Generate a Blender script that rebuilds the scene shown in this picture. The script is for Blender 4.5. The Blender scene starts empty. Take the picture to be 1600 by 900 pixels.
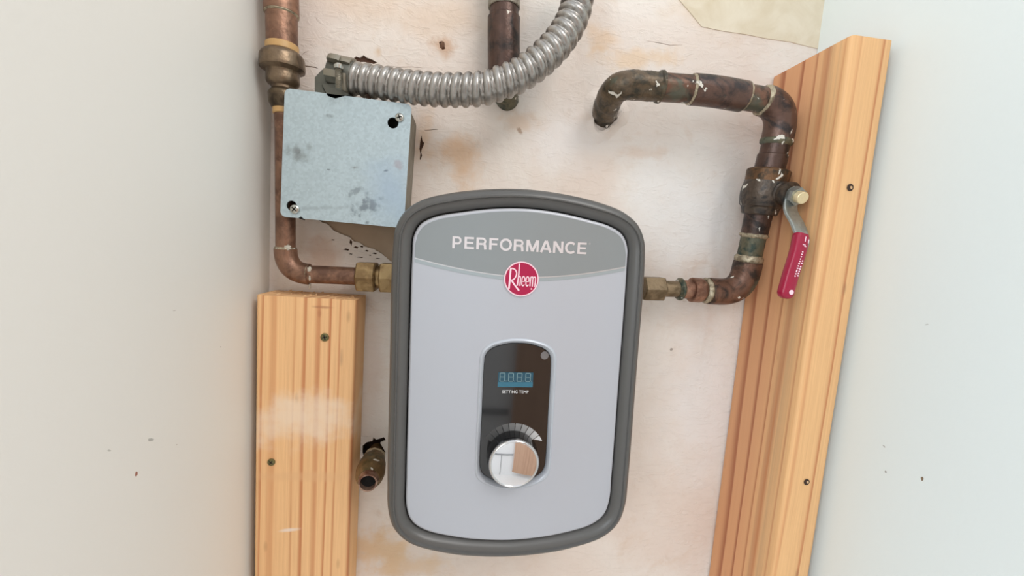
import bpy, bmesh, math, random
from mathutils import Vector, Matrix
from mathutils.geometry import tessellate_polygon
random.seed(7)
C = bpy.context.scene.collection
S = bpy.context.scene

# ------------------------------------------------------------------ camera
# room frame: X right along the back wall, Y into the wall (plaster face at Y = 0), Z up; camera stands 0.41 m off the wall
CAM = Vector((0.0, -0.41, 0.0))
F = 640.0                                     # focal length in pixels of the 1600 wide frame
ROT = Matrix(((0.99146727, -0.10891224, 0.07162939),
              (0.05977253, -0.10848459, -0.99229952),
              (0.11584425, 0.98811397, -0.10104896)))     # rows: image right, image down, view direction
cd = bpy.data.cameras.new('camera'); cam = bpy.data.objects.new('camera', cd); C.objects.link(cam)
cd.sensor_width = 36; cd.lens = F / 1600 * 36; cd.clip_start = 0.01
r0, r1, r2 = ROT[0], ROT[1], ROT[2]
cam.matrix_world = Matrix(((r0[0], -r1[0], -r2[0], CAM.x), (r0[1], -r1[1], -r2[1], CAM.y), (r0[2], -r1[2], -r2[2], CAM.z), (0, 0, 0, 1)))
S.camera = cam

# ------------------------------------------------------------------ world, lights, exposure
w = bpy.data.worlds.new('world'); S.world = w; w.use_nodes = True
bg = w.node_tree.nodes['Background']; bg.inputs[0].default_value = (0.90, 0.945, 1.0, 1); bg.inputs[1].default_value = 1.08

def area(name, loc, target, size, power, col):
    l = bpy.data.lights.new(name, 'AREA'); l.shape = 'RECTANGLE'; l.size, l.size_y = size; l.energy = power; l.color = col
    o = bpy.data.objects.new(name, l); C.objects.link(o); o.location = loc
    o.rotation_euler = (Vector(target) - Vector(loc)).to_track_quat('-Z', 'Y').to_euler(); return o
area('overhead_fill', (0.75, -1.15, 1.15), (0.0, 0, 0.0), (0.9, 0.6), 14.0, (1.0, 0.965, 0.93))  # unseen overhead light, set to the right as fill for the left wall
area('window_daylight', (-1.3, -1.7, 0.5), (0.3, 0, 0.0), (1.0, 1.2), 19.0, (0.86, 0.94, 1.0))
vs = S.view_settings; vs.view_transform = 'Standard'; vs.look = 'None'; vs.gamma = 1; vs.use_curve_mapping = False; vs.exposure = 0.09

# ------------------------------------------------------------------ helpers
def at(px, py, p):
    """the point p metres in front of the back wall that the photograph shows at pixel px, py"""
    d = ROT.transposed() @ Vector(((px - 800) / F, (py - 450) / F, 1.0))
    return CAM + d * ((-p - CAM.y) / d.y)
def pix(v):
    c = ROT @ (v - CAM); return (800 + F * c.x / c.z, 450 + F * c.y / c.z)

def empty(name, loc, label, cat, group=None):
    o = bpy.data.objects.new(name, None); C.objects.link(o); o.location = loc; o.empty_display_size = 0.02
    o['label'] = label; o['category'] = cat
    if group: o['group'] = group
    return o
def root_loc(o):
    v = Vector((0, 0, 0))
    while o: v += o.location; o = o.parent
    return v
def obj(name, bm, mats, parent=None, label=None, cat=None, kind=None, smooth=True, angle=38, origin=None, group=None):
    off = root_loc(parent) if parent else Vector(origin or (0, 0, 0))
    bmesh.ops.recalc_face_normals(bm, faces=bm.faces)
    lim = math.radians(angle)
    for f in bm.faces: f.smooth = smooth
    for e in bm.edges:
        if len(e.link_faces) == 2 and e.calc_face_angle(0) > lim: e.smooth = False
    bmesh.ops.translate(bm, verts=bm.verts, vec=-off)
    me = bpy.data.meshes.new(name); bm.to_mesh(me); bm.free()
    for m in (mats if isinstance(mats, (list, tuple)) else [mats]): me.materials.append(m)
    o = bpy.data.objects.new(name, me); C.objects.link(o)
    if parent: o.parent = parent
    else: o.location = off
    if label: o['label'] = label
    if cat: o['category'] = cat
    if kind: o['kind'] = kind
    if group: o['group'] = group
    return o

def smooth_path(pts, n=8):
    """Catmull-Rom through pts (tuples or vectors of any size)"""
    P = [Vector(p) for p in pts]; P = [P[0] * 2 - P[1]] + P + [P[-1] * 2 - P[-2]]; out = []
    for i in range(1, len(P) - 2):
        a, b, c, d = P[i - 1:i + 3]
        for k in range(n):
            t = k / n
            out.append(0.5 * ((2 * b) + (c - a) * t + (2 * a - 5 * b + 4 * c - d) * t * t + (3 * b - a - 3 * c + d) * t ** 3))
    out.append(P[-2]); return out
def fillet(pts, rad, n=10):
    """polyline with rounded corners"""
    P = [Vector(p) for p in pts]; out = [P[0]]
    for i in range(1, len(P) - 1):
        a, b = (P[i - 1] - P[i]).normalized(), (P[i + 1] - P[i]).normalized()
        r = rad[i - 1] if isinstance(rad, (list, tuple)) else rad
        ang = a.angle(b); d = min(r / math.tan(ang / 2), 0.48 * (P[i - 1] - P[i]).length if i > 1 else 9, 0.48 * (P[i + 1] - P[i]).length if i < len(P) - 2 else 9)
        s, e = P[i] + a * d, P[i] + b * d
        for k in range(n + 1):
            t = k / n; out.append(s * (1 - t) ** 2 + P[i] * 2 * t * (1 - t) + e * t * t)
    out.append(P[-1]); return out
def resample(P, step):
    out = [P[0].copy()]; acc = 0
    for a, b in zip(P, P[1:]):
        L = (b - a).length
        if L < 1e-9: continue
        d = step - acc
        while d <= L: out.append(a.lerp(b, d / L)); d += step
        acc = L - (d - step)
    if (out[-1] - P[-1]).length > step * 0.3: out.append(P[-1].copy())
    else: out[-1] = P[-1].copy()
    return out
def frames(P, up=None):
    T = [(P[min(i + 1, len(P) - 1)] - P[max(i - 1, 0)]).normalized() for i in range(len(P))]
    if up is None:
        up = Vector((0, -1, 0)) if abs(T[0].y) < 0.8 else Vector((0, 0, 1))
    u = (up - T[0] * up.dot(T[0])).normalized(); out = []
    for t in T:
        u = (u - t * u.dot(t)).normalized(); out.append((t, u, t.cross(u)))
    return out
def ring_faces(bm, A, B):
    n = len(A)
    for i in range(n): bm.faces.new((A[i], A[(i + 1) % n], B[(i + 1) % n], B[i]))
def sweep(bm, P, rad, seg=28, caps=True, up=None, ell=(1, 1), xf=None, wob=0, shape=None):
    """tube along P; rad is one radius or one per point"""
    fr = frames(P, up); prev = None; rings = []
    for i, (p, (t, u, v)) in enumerate(zip(P, fr)):
        r = rad[i] if isinstance(rad, (list, tuple)) else rad; R = []
        for k in range(seg):
            a = 2 * math.pi * k / seg
            q = r * (1 + (wob * math.sin(3 * a + i * 0.7) * math.sin(i * 1.3 + k) if wob else 0))
            cx, cy = (math.cos(a), math.sin(a)) if shape is None else shape(a)
            c = p + u * (cx * q * ell[0]) + v * (cy * q * ell[1])
            R.append(bm.verts.new(xf(c) if xf else c))
        if prev: ring_faces(bm, prev, R)
        prev = R; rings.append(R)
    if caps:
        bm.faces.new(rings[0]); bm.faces.new(rings[-1])
    return rings
def lathe(bm, a, axis, prof, seg=32, ncap=True, hexa=False):
    """prof: list of (distance along axis, radius)"""
    axis = Vector(axis).normalized(); up = Vector((0, 0, 1)) if abs(axis.z) < 0.8 else Vector((0, -1, 0))
    u = (up - axis * up.dot(axis)).normalized(); v = axis.cross(u); prev = None; first = None
    for d, r in prof:
        R = [bm.verts.new(Vector(a) + axis * d + (u * math.cos(2 * math.pi * k / seg) + v * math.sin(2 * math.pi * k / seg)) * r) for k in range(seg)]
        if prev: ring_faces(bm, prev, R)
        else: first = R
        prev = R
    if ncap: bm.faces.new(first); bm.faces.new(prev)
def box(bm, a, b, bev=0, seg=2):
    a, b = Vector(a), Vector(b)
    r = bmesh.ops.create_cube(bm, size=1)
    for v in r['verts']: v.co = Vector([(a[i] + b[i]) / 2 + v.co[i] * abs(b[i] - a[i]) for i in range(3)])
    if bev: bmesh.ops.bevel(bm, geom=list({e for v in r['verts'] for e in v.link_edges}), offset=bev, segments=seg, profile=0.5, affect='EDGES')
def plate(bm, outline, holes, xf, d0, d1):
    """flat plate with holes; outline in local 2D, xf(x, y, d) -> world, between depths d0 and d1"""
    loops = [outline] + holes
    polys = tessellate_polygon([[Vector((x, y, 0)) for x, y in l] for l in loops])
    flat = [p for l in loops for p in l]
    F_ = [bm.verts.new(xf(x, y, d1)) for x, y in flat]; B_ = [bm.verts.new(xf(x, y, d0)) for x, y in flat]
    for t in polys:
        try: bm.faces.new([F_[i] for i in t]); bm.faces.new([B_[i] for i in reversed(t)])
        except ValueError: pass
    k = 0
    for l in loops:
        n = len(l)
        for i in range(n):
            a, b = k + i, k + (i + 1) % n
            bm.faces.new((F_[a], F_[b], B_[b], B_[a]))
        k += n
def circle(cx, cy, r, n=24): return [(cx + r * math.cos(2 * math.pi * i / n), cy + r * math.sin(2 * math.pi * i / n)) for i in range(n)]
def rrect(x0, y0, x1, y1, r, n=6):
    out = []
    for cx, cy, a0 in ((x1 - r, y1 - r, 0), (x0 + r, y1 - r, 90), (x0 + r, y0 + r, 180), (x1 - r, y0 + r, 270)):
        for k in range(n + 1):
            a = math.radians(a0 + 90 * k / n); out.append((cx + r * math.cos(a), cy + r * math.sin(a)))
    return out

# ------------------------------------------------------------------ materials
def lin(c):
    return tuple(((v / 255) / 12.92 if v / 255 <= 0.04045 else (((v / 255) + 0.055) / 1.055) ** 2.4) for v in c) + (1,)
class NT:
    def __init__(s, name):
        s.m = bpy.data.materials.new(name); s.m.use_nodes = True; s.t = s.m.node_tree; s.b = s.t.nodes['Principled BSDF']
        s.pos = s.n('ShaderNodeTexCoord').outputs['Object']
    def n(s, kind, **kw):
        x = s.t.nodes.new(kind)
        for k, v in kw.items(): setattr(x, k, v)
        return x
    def l(s, a, b): s.t.links.new(a, b)
    def put(s, sock, v):
        if isinstance(v, bpy.types.NodeSocket): s.l(v, sock)
        else: sock.default_value = v
    def noise(s, scale, detail=4, rough=0.55, vec=None, dist=0, out='Fac'):
        x = s.n('ShaderNodeTexNoise'); x.inputs['Scale'].default_value = scale; x.inputs['Detail'].default_value = detail
        x.inputs['Roughness'].default_value = rough; x.inputs['Distortion'].default_value = dist
        s.l(vec or s.pos, x.inputs['Vector']); return x.outputs[out]
    def vor(s, scale, vec=None, feature='F1', out='Distance'):
        x = s.n('ShaderNodeTexVoronoi', feature=feature); x.inputs['Scale'].default_value = scale; s.l(vec or s.pos, x.inputs['Vector']); return x.outputs[out]
    def map(s, v, a, b, c=0.0, d=1.0, smooth=False):
        x = s.n('ShaderNodeMapRange'); x.interpolation_type = 'SMOOTHSTEP' if smooth else 'LINEAR'
        s.put(x.inputs[0], v)
        for i, q in enumerate((a, b, c, d)): s.put(x.inputs[1 + i], q)
        return x.outputs[0]
    def math(s, op, a, b=0.0, clamp=False):
        x = s.n('ShaderNodeMath', operation=op); x.use_clamp = clamp; s.put(x.inputs[0], a); s.put(x.inputs[1], b); return x.outputs[0]
    def mix(s, f, a, b, mode='MIX'):
        x = s.n('ShaderNodeMix', data_type='RGBA', blend_type=mode); s.put(x.inputs[0], f); s.put(x.inputs[6], a); s.put(x.inputs[7], b); return x.outputs[2]
    def mapping(s, loc=(0, 0, 0), rot=(0, 0, 0), scale=(1, 1, 1), vec=None):
        x = s.n('ShaderNodeMapping'); s.l(vec or s.pos, x.inputs[0]); x.inputs[1].default_value = loc; x.inputs[2].default_value = rot; x.inputs[3].default_value = scale; return x.outputs[0]
    def length(s, v):
        x = s.n('ShaderNodeVectorMath', operation='LENGTH'); s.l(v, x.inputs[0]); return x.outputs['Value']
    def bump(s, h, dist=0.001, strength=1.0):
        x = s.n('ShaderNodeBump'); x.inputs['Strength'].default_value = strength; x.inputs['Distance'].default_value = dist; s.l(h, x.inputs['Height']); s.l(x.outputs[0], s.b.inputs['Normal'])
    def fin(s, col=None, rough=None, metal=None, **kw):
        if col is not None: s.put(s.b.inputs['Base Color'], col)
        if rough is not None: s.put(s.b.inputs['Roughness'], rough)
        if metal is not None: s.put(s.b.inputs['Metallic'], metal)
        for k, v in kw.items(): s.put(s.b.inputs[k.replace('_', ' ')], v)
        return s.m
def plain(name, rgb, rough=0.5, metal=0.0, var=0.06, vs_=40, **kw):
    n = NT(name); c = lin(rgb); d = tuple(x * (1 - var * 2) for x in c[:3]) + (1,)
    return n.fin(n.mix(n.noise(vs_), d, c), rough, metal, **kw)

def blob(n, col, x, z, rx, rz, rgb, amt, rot=0, wob=0.5, soft=0.35, wscale=60, vec=None):
    """a stain of its own shape at (x, z) metres on the wall"""
    src = vec or n.pos
    sub = n.n('ShaderNodeVectorMath', operation='SUBTRACT'); n.l(src, sub.inputs[0]); sub.inputs[1].default_value = (x, 0, z)
    mp = n.mapping(rot=(0, rot, 0), vec=sub.outputs[0]); mp2 = n.mapping(scale=(1 / rx, 0, 1 / rz), vec=mp)
    d = n.length(mp2)
    if wob: d = n.math('ADD', d, n.map(n.noise(wscale, 4), 0.25, 0.75, -wob, wob))
    return n.mix(n.map(d, 1.0, soft, 0.0, amt, True), col, lin(rgb))

def wall_material():
    n = NT('aged_plaster')
    a = n.noise(5, 5, 0.6, dist=0.4); b = n.noise(22, 6, 0.65, dist=0.6); c = n.noise(90, 4)
    col = n.mix(n.map(a, 0.35, 0.65, smooth=True), lin((228, 212, 200)), lin((236, 229, 221)))
    col = n.mix(n.map(b, 0.55, 0.78, 0, 0.45, True), col, lin((212, 182, 155)))
    for q in STAINS: col = blob(n, col, *q)
    col = n.mix(n.map(c, 0.60, 0.80, 0, 0.25), col, lin((196, 176, 158)))
    h = n.math('ADD', n.math('MULTIPLY', n.noise(60, 6, 0.6, dist=0.8), 0.8), n.math('MULTIPLY', n.noise(9, 3), 2.2))
    h = n.math('ADD', h, n.math('MULTIPLY', n.map(n.noise(1, 5, 0.6, dist=1.5, vec=n.mapping(rot=(0, 0.5, 0), scale=(50, 50, 130))), 0.5, 0.62), 0.18))
    n.bump(h, 0.0022, 0.55)
    return n.fin(col, 0.72)

def painted(name, rgb, marks, warm):
    n = NT(name)
    col = n.mix(n.noise(3, 3), lin(rgb), lin(tuple(v - 5 for v in rgb)))
    for (y, z, ry, rz, c_, amt, rot) in marks:
        sub = n.n('ShaderNodeVectorMath', operation='SUBTRACT'); n.l(n.pos, sub.inputs[0]); sub.inputs[1].default_value = (0, y, z)
        d = n.length(n.mapping(scale=(0, 1 / ry, 1 / rz), vec=n.mapping(rot=(rot, 0, 0), vec=sub.outputs[0])))
        d = n.math('ADD', d, n.map(n.noise(500, 3), 0.3, 0.7, -0.35, 0.35))
        col = n.mix(n.map(d, 1.0, 0.75, 0, amt), col, lin(c_))
    n.bump(n.noise(260, 3), 0.00025, 0.4)
    return n.fin(col, 0.55)

def wood(name, light, dark, pith, freq, seed=0.0, smear=None, strong=0.75, zslow=2.2, heart=None):
    """growth rings round a pith line beside the board, running along Z; so both faces get the right grain"""
    n = NT(name)
    warp = n.n('ShaderNodeTexNoise'); warp.inputs['Scale'].default_value = 1.0; warp.inputs['Detail'].default_value = 3
    n.l(n.mapping(loc=(seed, seed, seed), scale=(9, 9, zslow)), warp.inputs['Vector'])
    wv = n.n('ShaderNodeVectorMath', operation='SCALE'); n.l(warp.outputs['Color'], wv.inputs[0]); wv.inputs[3].default_value = 0.022
    add = n.n('ShaderNodeVectorMath', operation='ADD'); n.l(n.pos, add.inputs[0]); n.l(wv.outputs[0], add.inputs[1])
    d = n.length(n.mapping(loc=(-pith[0], -pith[1], 0), scale=(1, 1, 0.0), vec=add.outputs[0]))
    cmb = n.n('ShaderNodeCombineXYZ'); n.l(d, cmb.inputs[0])
    uneven = n.noise(55, 2, 0.5, vec=cmb.outputs[0])
    dq = n.math('ADD', n.math('MULTIPLY', d, freq), n.math('MULTIPLY', uneven, 2.2))
    q = n.math('FRACT', dq)
    idx = n.n('ShaderNodeTexWhiteNoise', noise_dimensions='1D'); n.l(n.math('FLOOR', dq), idx.inputs['W'])
    ring = n.math('MULTIPLY', n.map(q, 0.50, 0.84, 0, 1, True), n.map(q, 0.86, 1.0, 1, 0, True))
    ring = n.math('POWER', ring, 1.5)
    ring = n.math('MULTIPLY', ring, n.map(idx.outputs['Value'], 0, 1, 0.45, 1.1))
    fib = n.noise(1, 5, 0.7, vec=n.mapping(scale=(700, 700, 14)))
    tone = n.noise(1, 3, vec=n.mapping(loc=(seed, 0, 0), scale=(30, 30, 3)))
    col = n.mix(n.map(n.math('MULTIPLY', ring, strong), 0, 1), lin(light), lin(dark))
    col = n.mix(n.map(fib, 0.35, 0.8, 0, 0.30), col, lin(tuple(int(v * 0.82) for v in dark)))
    col = n.mix(n.map(tone, 0.4, 0.75, 0, 0.35, True), col, lin(tuple(int(min(255, v * 1.04)) for v in light)))
    knots = n.vor(38, vec=n.mapping(loc=(seed, 0, 0), scale=(1, 1, 0.35)))
    col = n.mix(n.map(knots, 0.03, 0.10, 0.4, 0), col, lin((140, 98, 66)))
    if heart:
        sp = n.n('ShaderNodeSeparateXYZ'); n.l(add.outputs[0], sp.inputs[0]); hm = n.map(sp.outputs[1], heart[0], heart[1], 0, 1, True)
        col = n.mix(n.math('MULTIPLY', hm, 0.8), col, n.mix(n.math('MULTIPLY', ring, 1.0), lin((214, 154, 112)), lin((150, 80, 52))))
        gm = n.math('MULTIPLY', n.map(sp.outputs[1], heart[0] - 0.016, heart[0] + 0.004, 0, 1, True), n.map(sp.outputs[1], heart[0] + 0.004, heart[0] + 0.03, 1, 0, True))
        col = n.mix(n.math('MULTIPLY', gm, n.map(n.noise(1, 4, vec=n.mapping(scale=(160, 160, 3))), 0.35, 0.65, 0.1, 0.65)), col, lin((178, 142, 108)))
    for q_ in (smear or []): col = blob(n, col, *q_)
    n.bump(n.math('ADD', fib, n.math('MULTIPLY', ring, 0.5)), 0.0003, 0.45)
    return n.fin(col, 0.62)

def copper(name, base, dark, green=0.25, paint=0.0, rough=0.42, metal=0.75, ox=0.5, scale=45):
    n = NT(name)
    a = n.noise(scale, 5, 0.62, dist=1.0); b = n.noise(scale * 0.6, 4, 0.6, dist=0.6, vec=n.mapping(loc=(3, 1, 2)))
    c = n.noise(scale * 2.2, 5, 0.6, vec=n.mapping(loc=(7, 4, 1)))
    col = n.mix(n.map(a, 0.42, 0.62, 0, 1, True), lin(base), lin(dark))
    col = n.mix(n.map(c, 0.5, 0.72, 0, 0.5), col, lin(tuple(min(255, int(v * 1.25)) for v in base)))
    g = n.map(b, 0.68 - green * 0.26, 0.78 - green * 0.2, 0, min(0.85, green * 1.5), True)
    col = n.mix(g, col, lin((84, 88, 74)))
    met = n.map(g, 0, 1, metal, metal * 0.4)
    rg = n.map(a, 0.3, 0.7, rough, min(1, rough + 0.22 * ox))
    if paint:
        p = n.map(n.noise(95, 3, 0.55, dist=0.5, vec=n.mapping(loc=(1, 9, 5))), 0.70 - paint * 0.1, 0.715 - paint * 0.1)
        col = n.mix(p, col, lin((214, 208, 196))); met = n.math('MULTIPLY', met, n.math('SUBTRACT', 1.0, p))
    n.bump(n.noise(scale * 5, 5), 0.0008, 0.6)
    return n.fin(col, rg, met)

def galv(name, base, dk, spot=0.5, rough=0.45, metal=0.55, sc=420):
    n = NT(name)
    v = n.vor(sc, out='Color'); s_ = n.n('ShaderNodeSeparateColor'); n.l(v, s_.inputs[0])
    col = n.mix(n.math('MULTIPLY', s_.outputs[0], 0.35), lin(base), lin(dk))
    col = n.mix(n.map(n.noise(28, 6, 0.7, dist=0.6), 0.60, 0.80, 0, spot), col, lin(dk))
    sm = n.noise(1, 4, 0.6, vec=n.mapping(rot=(0, 0.6, 0), scale=(60, 60, 12)))
    col = n.mix(n.map(sm, 0.60, 0.74, 0, spot), col, lin(tuple(int(v_ * 0.8) for v_ in dk)))
    return n.fin(col, rough, metal)

M = {}
M['copper_brown'] = copper('brown_copper', (138, 104, 84), (104, 76, 62), 0.08, 0, 0.36, 0.6)
M['copper_old'] = copper('old_copper', (112, 80, 64), (54, 44, 38), 0.55, 0.3, 0.36, 0.45)
M['copper_green'] = copper('green_copper', (96, 80, 62), (54, 50, 40), 0.62, 0.45, 0.30, 0.4, scale=70)
M['copper_red'] = copper('reddish_copper', (98, 74, 64), (52, 46, 46), 0.3, 0.2, 0.34, 0.45)
M['copper_new'] = copper('cleaned_copper', (154, 118, 98), (118, 84, 68), 0.22, 0, 0.42, 0.7)
M['verdigris'] = copper('verdigris_copper', (98, 92, 72), (44, 58, 50), 0.7, 0.5, 0.42, 0.35, scale=80)
M['black_copper'] = copper('blackened_copper', (82, 62, 54), (42, 37, 35), 0.18, 0.45, 0.34, 0.5)
M['bronze'] = copper('tarnished_bronze', (122, 104, 84), (86, 72, 58), 0.05, 0, 0.34, 0.7)
M['bronze_dark'] = copper('dark_bronze', (100, 86, 68), (66, 56, 46), 0.05, 0, 0.32, 0.8)
M['brass'] = copper('brass', (156, 132, 94), (126, 102, 70), 0.05, 0, 0.34, 0.8)
M['brass_dull'] = copper('dull_brass', (132, 114, 90), (104, 88, 66), 0.15, 0, 0.45, 0.7)
M['solder'] = copper('solder', (176, 164, 140), (118, 104, 84), 0.3, 0.5, 0.38, 0.6, scale=120)
M['valve_metal'] = copper('blackened_valve_brass', (84, 72, 62), (46, 43, 41), 0.12, 0.55, 0.30, 0.5, scale=60)
M['valve_rust'] = copper('rust_brown_collar', (104, 74, 48), (60, 50, 38), 0.25, 0.3, 0.4, 0.5, scale=90)
M['yellow_ring'] = plain('yellow_plastic', (200, 160, 104), 0.42)

def cover_material():
    m = galv('galvanised_cover', (186, 202, 208), (148, 162, 168), 0.25, 0.42, 0.5, 520)
    n = NT.__new__(NT); n.m = m; n.t = m.node_tree; n.b = n.t.nodes['Principled BSDF']; n.pos = n.n('ShaderNodeTexCoord').outputs['Object']
    col = n.b.inputs['Base Color'].links[0].from_socket; o = at(540, 240, 0)
    def mark(px, py, rx, rz, rgb, amt, rot=0, wob=0.5, soft=0.1, ws=150):
        v = at(px, py, .04); return blob(n, col, v.x - o.x, v.z - o.z, rx / 1000, rz / 1000, rgb, amt, rot, wob, soft, ws)
    for a in ((468, 242, 9, 8, (132, 138, 138), 0.8), (466, 238, 4, 4, (104, 108, 108), 0.7), (572, 322, 16, 8, (118, 128, 136), 0.85, 0.6, 0.9), (555, 300, 9, 3, (128, 138, 144), 0.7, 0.7, .9), (552, 262, 5, 2, (134, 138, 140), 0.8, 0.3, .8),
              (511, 180, 5, 3, (120, 126, 130), 0.6, 0, .9), (514, 265, 2.5, 1, (90, 96, 98), 0.8, 0, .9), (602, 267, 3, 1.2, (70, 76, 84), 0.9, .3, .6), (621, 258, 6, 5, (168, 158, 164), 0.7, 0, .6), (612, 300, 26, 46, (164, 184, 204), 0.6, 0, .4, 0.0, 30), (573, 347, 3, 3, (100, 110, 118), 0.8, 0, .8),
              (455, 235, 16, 5, (150, 160, 164), 0.5, 0, .8), (505, 325, 30, 2.5, (156, 168, 174), 0.6, 0.1, .7), (466, 232, 12, 5, (140, 148, 150), 0.5, 0.4, .9)):
        col = mark(*a)
    n.l(col, n.b.inputs['Base Color']); return m
M['box_steel'] = galv('dull_box_steel', (146, 142, 130), (96, 90, 78), 0.6, 0.55, 0.45, 160)
M['steel'] = galv('conduit_aluminium', (172, 168, 163), (112, 108, 104), 0.5, 0.36, 0.85, 260)
M['cast'] = galv('grey_cast_zinc', (98, 98, 90), (70, 72, 68), 0.6, 0.42, 0.6, 200)
M['cast_light'] = galv('light_cast_zinc', (150, 144, 130), (110, 104, 92), 0.5, 0.38, 0.7, 200)
M['screw'] = plain('zinc_screw', (206, 206, 198), 0.25, 0.9, 0.2, 900)
M['wood_screw'] = plain('greenish_deck_screw', (134, 128, 84), 0.4, 0.6, 0.3, 900)
M['recess'] = plain('screw_recess', (46, 42, 34), 0.7)
M['dark'] = plain('dark_cavity', (16, 14, 13), 0.9)
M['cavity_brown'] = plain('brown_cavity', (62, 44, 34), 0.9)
M['board'] = plain('brown_backing_board', (190, 166, 142), 0.85, 0, 0.12, 60)
M['bezel'] = plain('grey_rubber', (90, 89, 87), 0.34, 0, 0.02, 300)
M['body_plastic'] = plain('pale_casing', (200, 198, 192), 0.5)
n_ = NT('silver_panel'); n_.bump(n_.noise(2500, 2), 0.00004, 0.25)
M['panel'] = n_.fin(lin((188, 192, 200)), 0.36, 0.25)
M['panel_edge'] = plain('panel_lip', (204, 206, 212), 0.32, 0.12, 0.01)
M['lip_soft'] = plain('window_lip', (190, 195, 203), 0.34, 0.15, 0.01)
M['band'] = plain('grey_band', (146, 152, 154), 0.32, 0.25, 0.01)
M['band_line'] = plain('silver_line', (206, 206, 208), 0.28, 0.5, 0.01)
M['band_low'] = plain('grey_green_line', (168, 178, 182), 0.32, 0.3, 0.01)
M['foil'] = plain('foil_lettering', (226, 220, 222), 0.30, 0.3, 0.02, 30)
M['logo_red'] = plain('crimson_print', (172, 16, 70), 0.35, 0, 0.02)
M['logo_pink'] = plain('pale_pink_print', (248, 214, 224), 0.4, 0, 0.01)
M['gloss_black'] = plain('gloss_black', (18, 15, 15), 0.05, 0, 0.0, Specular_IOR_Level=1.0)
M['knob_black'] = plain('knob_black', (20, 19, 20), 0.07, 0, 0.0)
M['lcd'] = plain('teal_display', (42, 84, 102), 0.25, 0, 0.1, 200)
M['lcd_low'] = plain('teal_display_edge', (56, 112, 134), 0.25, 0, 0.05, 200)
M['lcd_seg'] = plain('pale_segments', (128, 158, 164), 0.3)
M['white_print'] = plain('white_print', (226, 226, 226), 0.4, 0, 0.0)
M['dot'] = plain('grey_sensor', (120, 116, 116), 0.3)
M['chrome'] = plain('chrome', (238, 238, 240), 0.03, 1.0, 0.0)
M['ring_chrome'] = plain('satin_chrome', (214, 212, 212), 0.14, 1.0, 0.0)
M['red_grip'] = plain('crimson_vinyl', (160, 14, 56), 0.33, 0, 0.05, 60)
M['plate_steel'] = galv('lever_steel', (158, 162, 158), (108, 110, 106), 0.4, 0.35, 0.75, 300)
M['brass_end'] = plain('bright_brass', (240, 220, 176), 0.35, 0.5, 0.1, 600)

# ------------------------------------------------------------------ setting
XL, XR = -0.1838, 0.3465
def hw(px, py):
    v = at(px, py, 0); return v.x, v.z
def B(px, py, rx, rz, rgb, amt, rot=0, wob=0.5, soft=0.35, wscale=60):
    x, z = hw(px, py); return (x, z, rx / 1000, rz / 1000, rgb, amt, rot, wob, soft, wscale)
STAINS = [
    B(1060, 340, 90, 75, (236, 232, 228), 0.9, 0, 0.4, 0.2, 15),
    B(1090, 620, 70, 120, (234, 228, 224), 0.8, 0, 0.4, 0.2, 15),
    B(880, 210, 60, 40, (236, 230, 226), 0.7, 0, 0.4, 0.2, 20),
    B(640, 20, 120, 30, (222, 198, 174), 0.55, 0, 0.5, 0.1, 20),
    B(720, 250, 30, 34, (224, 186, 150), 0.8, 0, 0.6, 0.1, 30),
    B(665, 215, 14, 40, (222, 186, 150), 0.6, 0, 0.6, 0.1, 40),
    B(1000, 90, 60, 14, (228, 196, 160), 0.65, 0.1, 0.6, 0.1, 40),
    B(950, 60, 30, 16, (228, 194, 158), 0.6, 0, 0.6, 0.1, 40),
    B(1000, 240, 34, 8, (222, 196, 176), 0.5, 0.1, 0.6, 0.1, 40),
    B(810, 190, 26, 16, (222, 196, 172), 0.6, 0, 0.6, 0.1, 50),
    B(692, 74, 16, 15, (206, 172, 144), 0.85, 0, 0.4, 0.1, 90),
    B(591, 80, 5, 7, (214, 184, 150), 0.7, 0, 0.4, 0.1, 90),
    B(500, 400, 30, 26, (214, 186, 166), 0.7, 0, 0.5, 0.1, 50),
    B(590, 860, 50, 34, (228, 196, 154), 0.8, 0, 0.6, 0.1, 45),
    B(640, 885, 70, 20, (226, 196, 160), 0.6, 0, 0.6, 0.1, 45),
    B(585, 560, 12, 60, (228, 214, 204), 0.6, 0, 0.4, 0.1, 45),
    B(1075, 500, 40, 20, (226, 208, 194), 0.5, 0, 0.6, 0.1, 45),
    B(1110, 470, 8, 60, (226, 200, 184), 0.4, 0, 0.6, 0.1, 45),
    B(1140, 30, 90, 22, (226, 204, 178), 0.4, 0, 0.6, 0.1, 30),
    B(1049, 546, 2.2, 2, (120, 100, 88), 0.6, 0, 0.5, 0.5, 600),
    B(812, 204, 2.6, 5, (178, 150, 128), 0.8, 0.5, 0.3, 0.5, 300),
]
M['plaster'] = wall_material(); M['galv'] = cover_material()
M['plaster_patch'] = None

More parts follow.
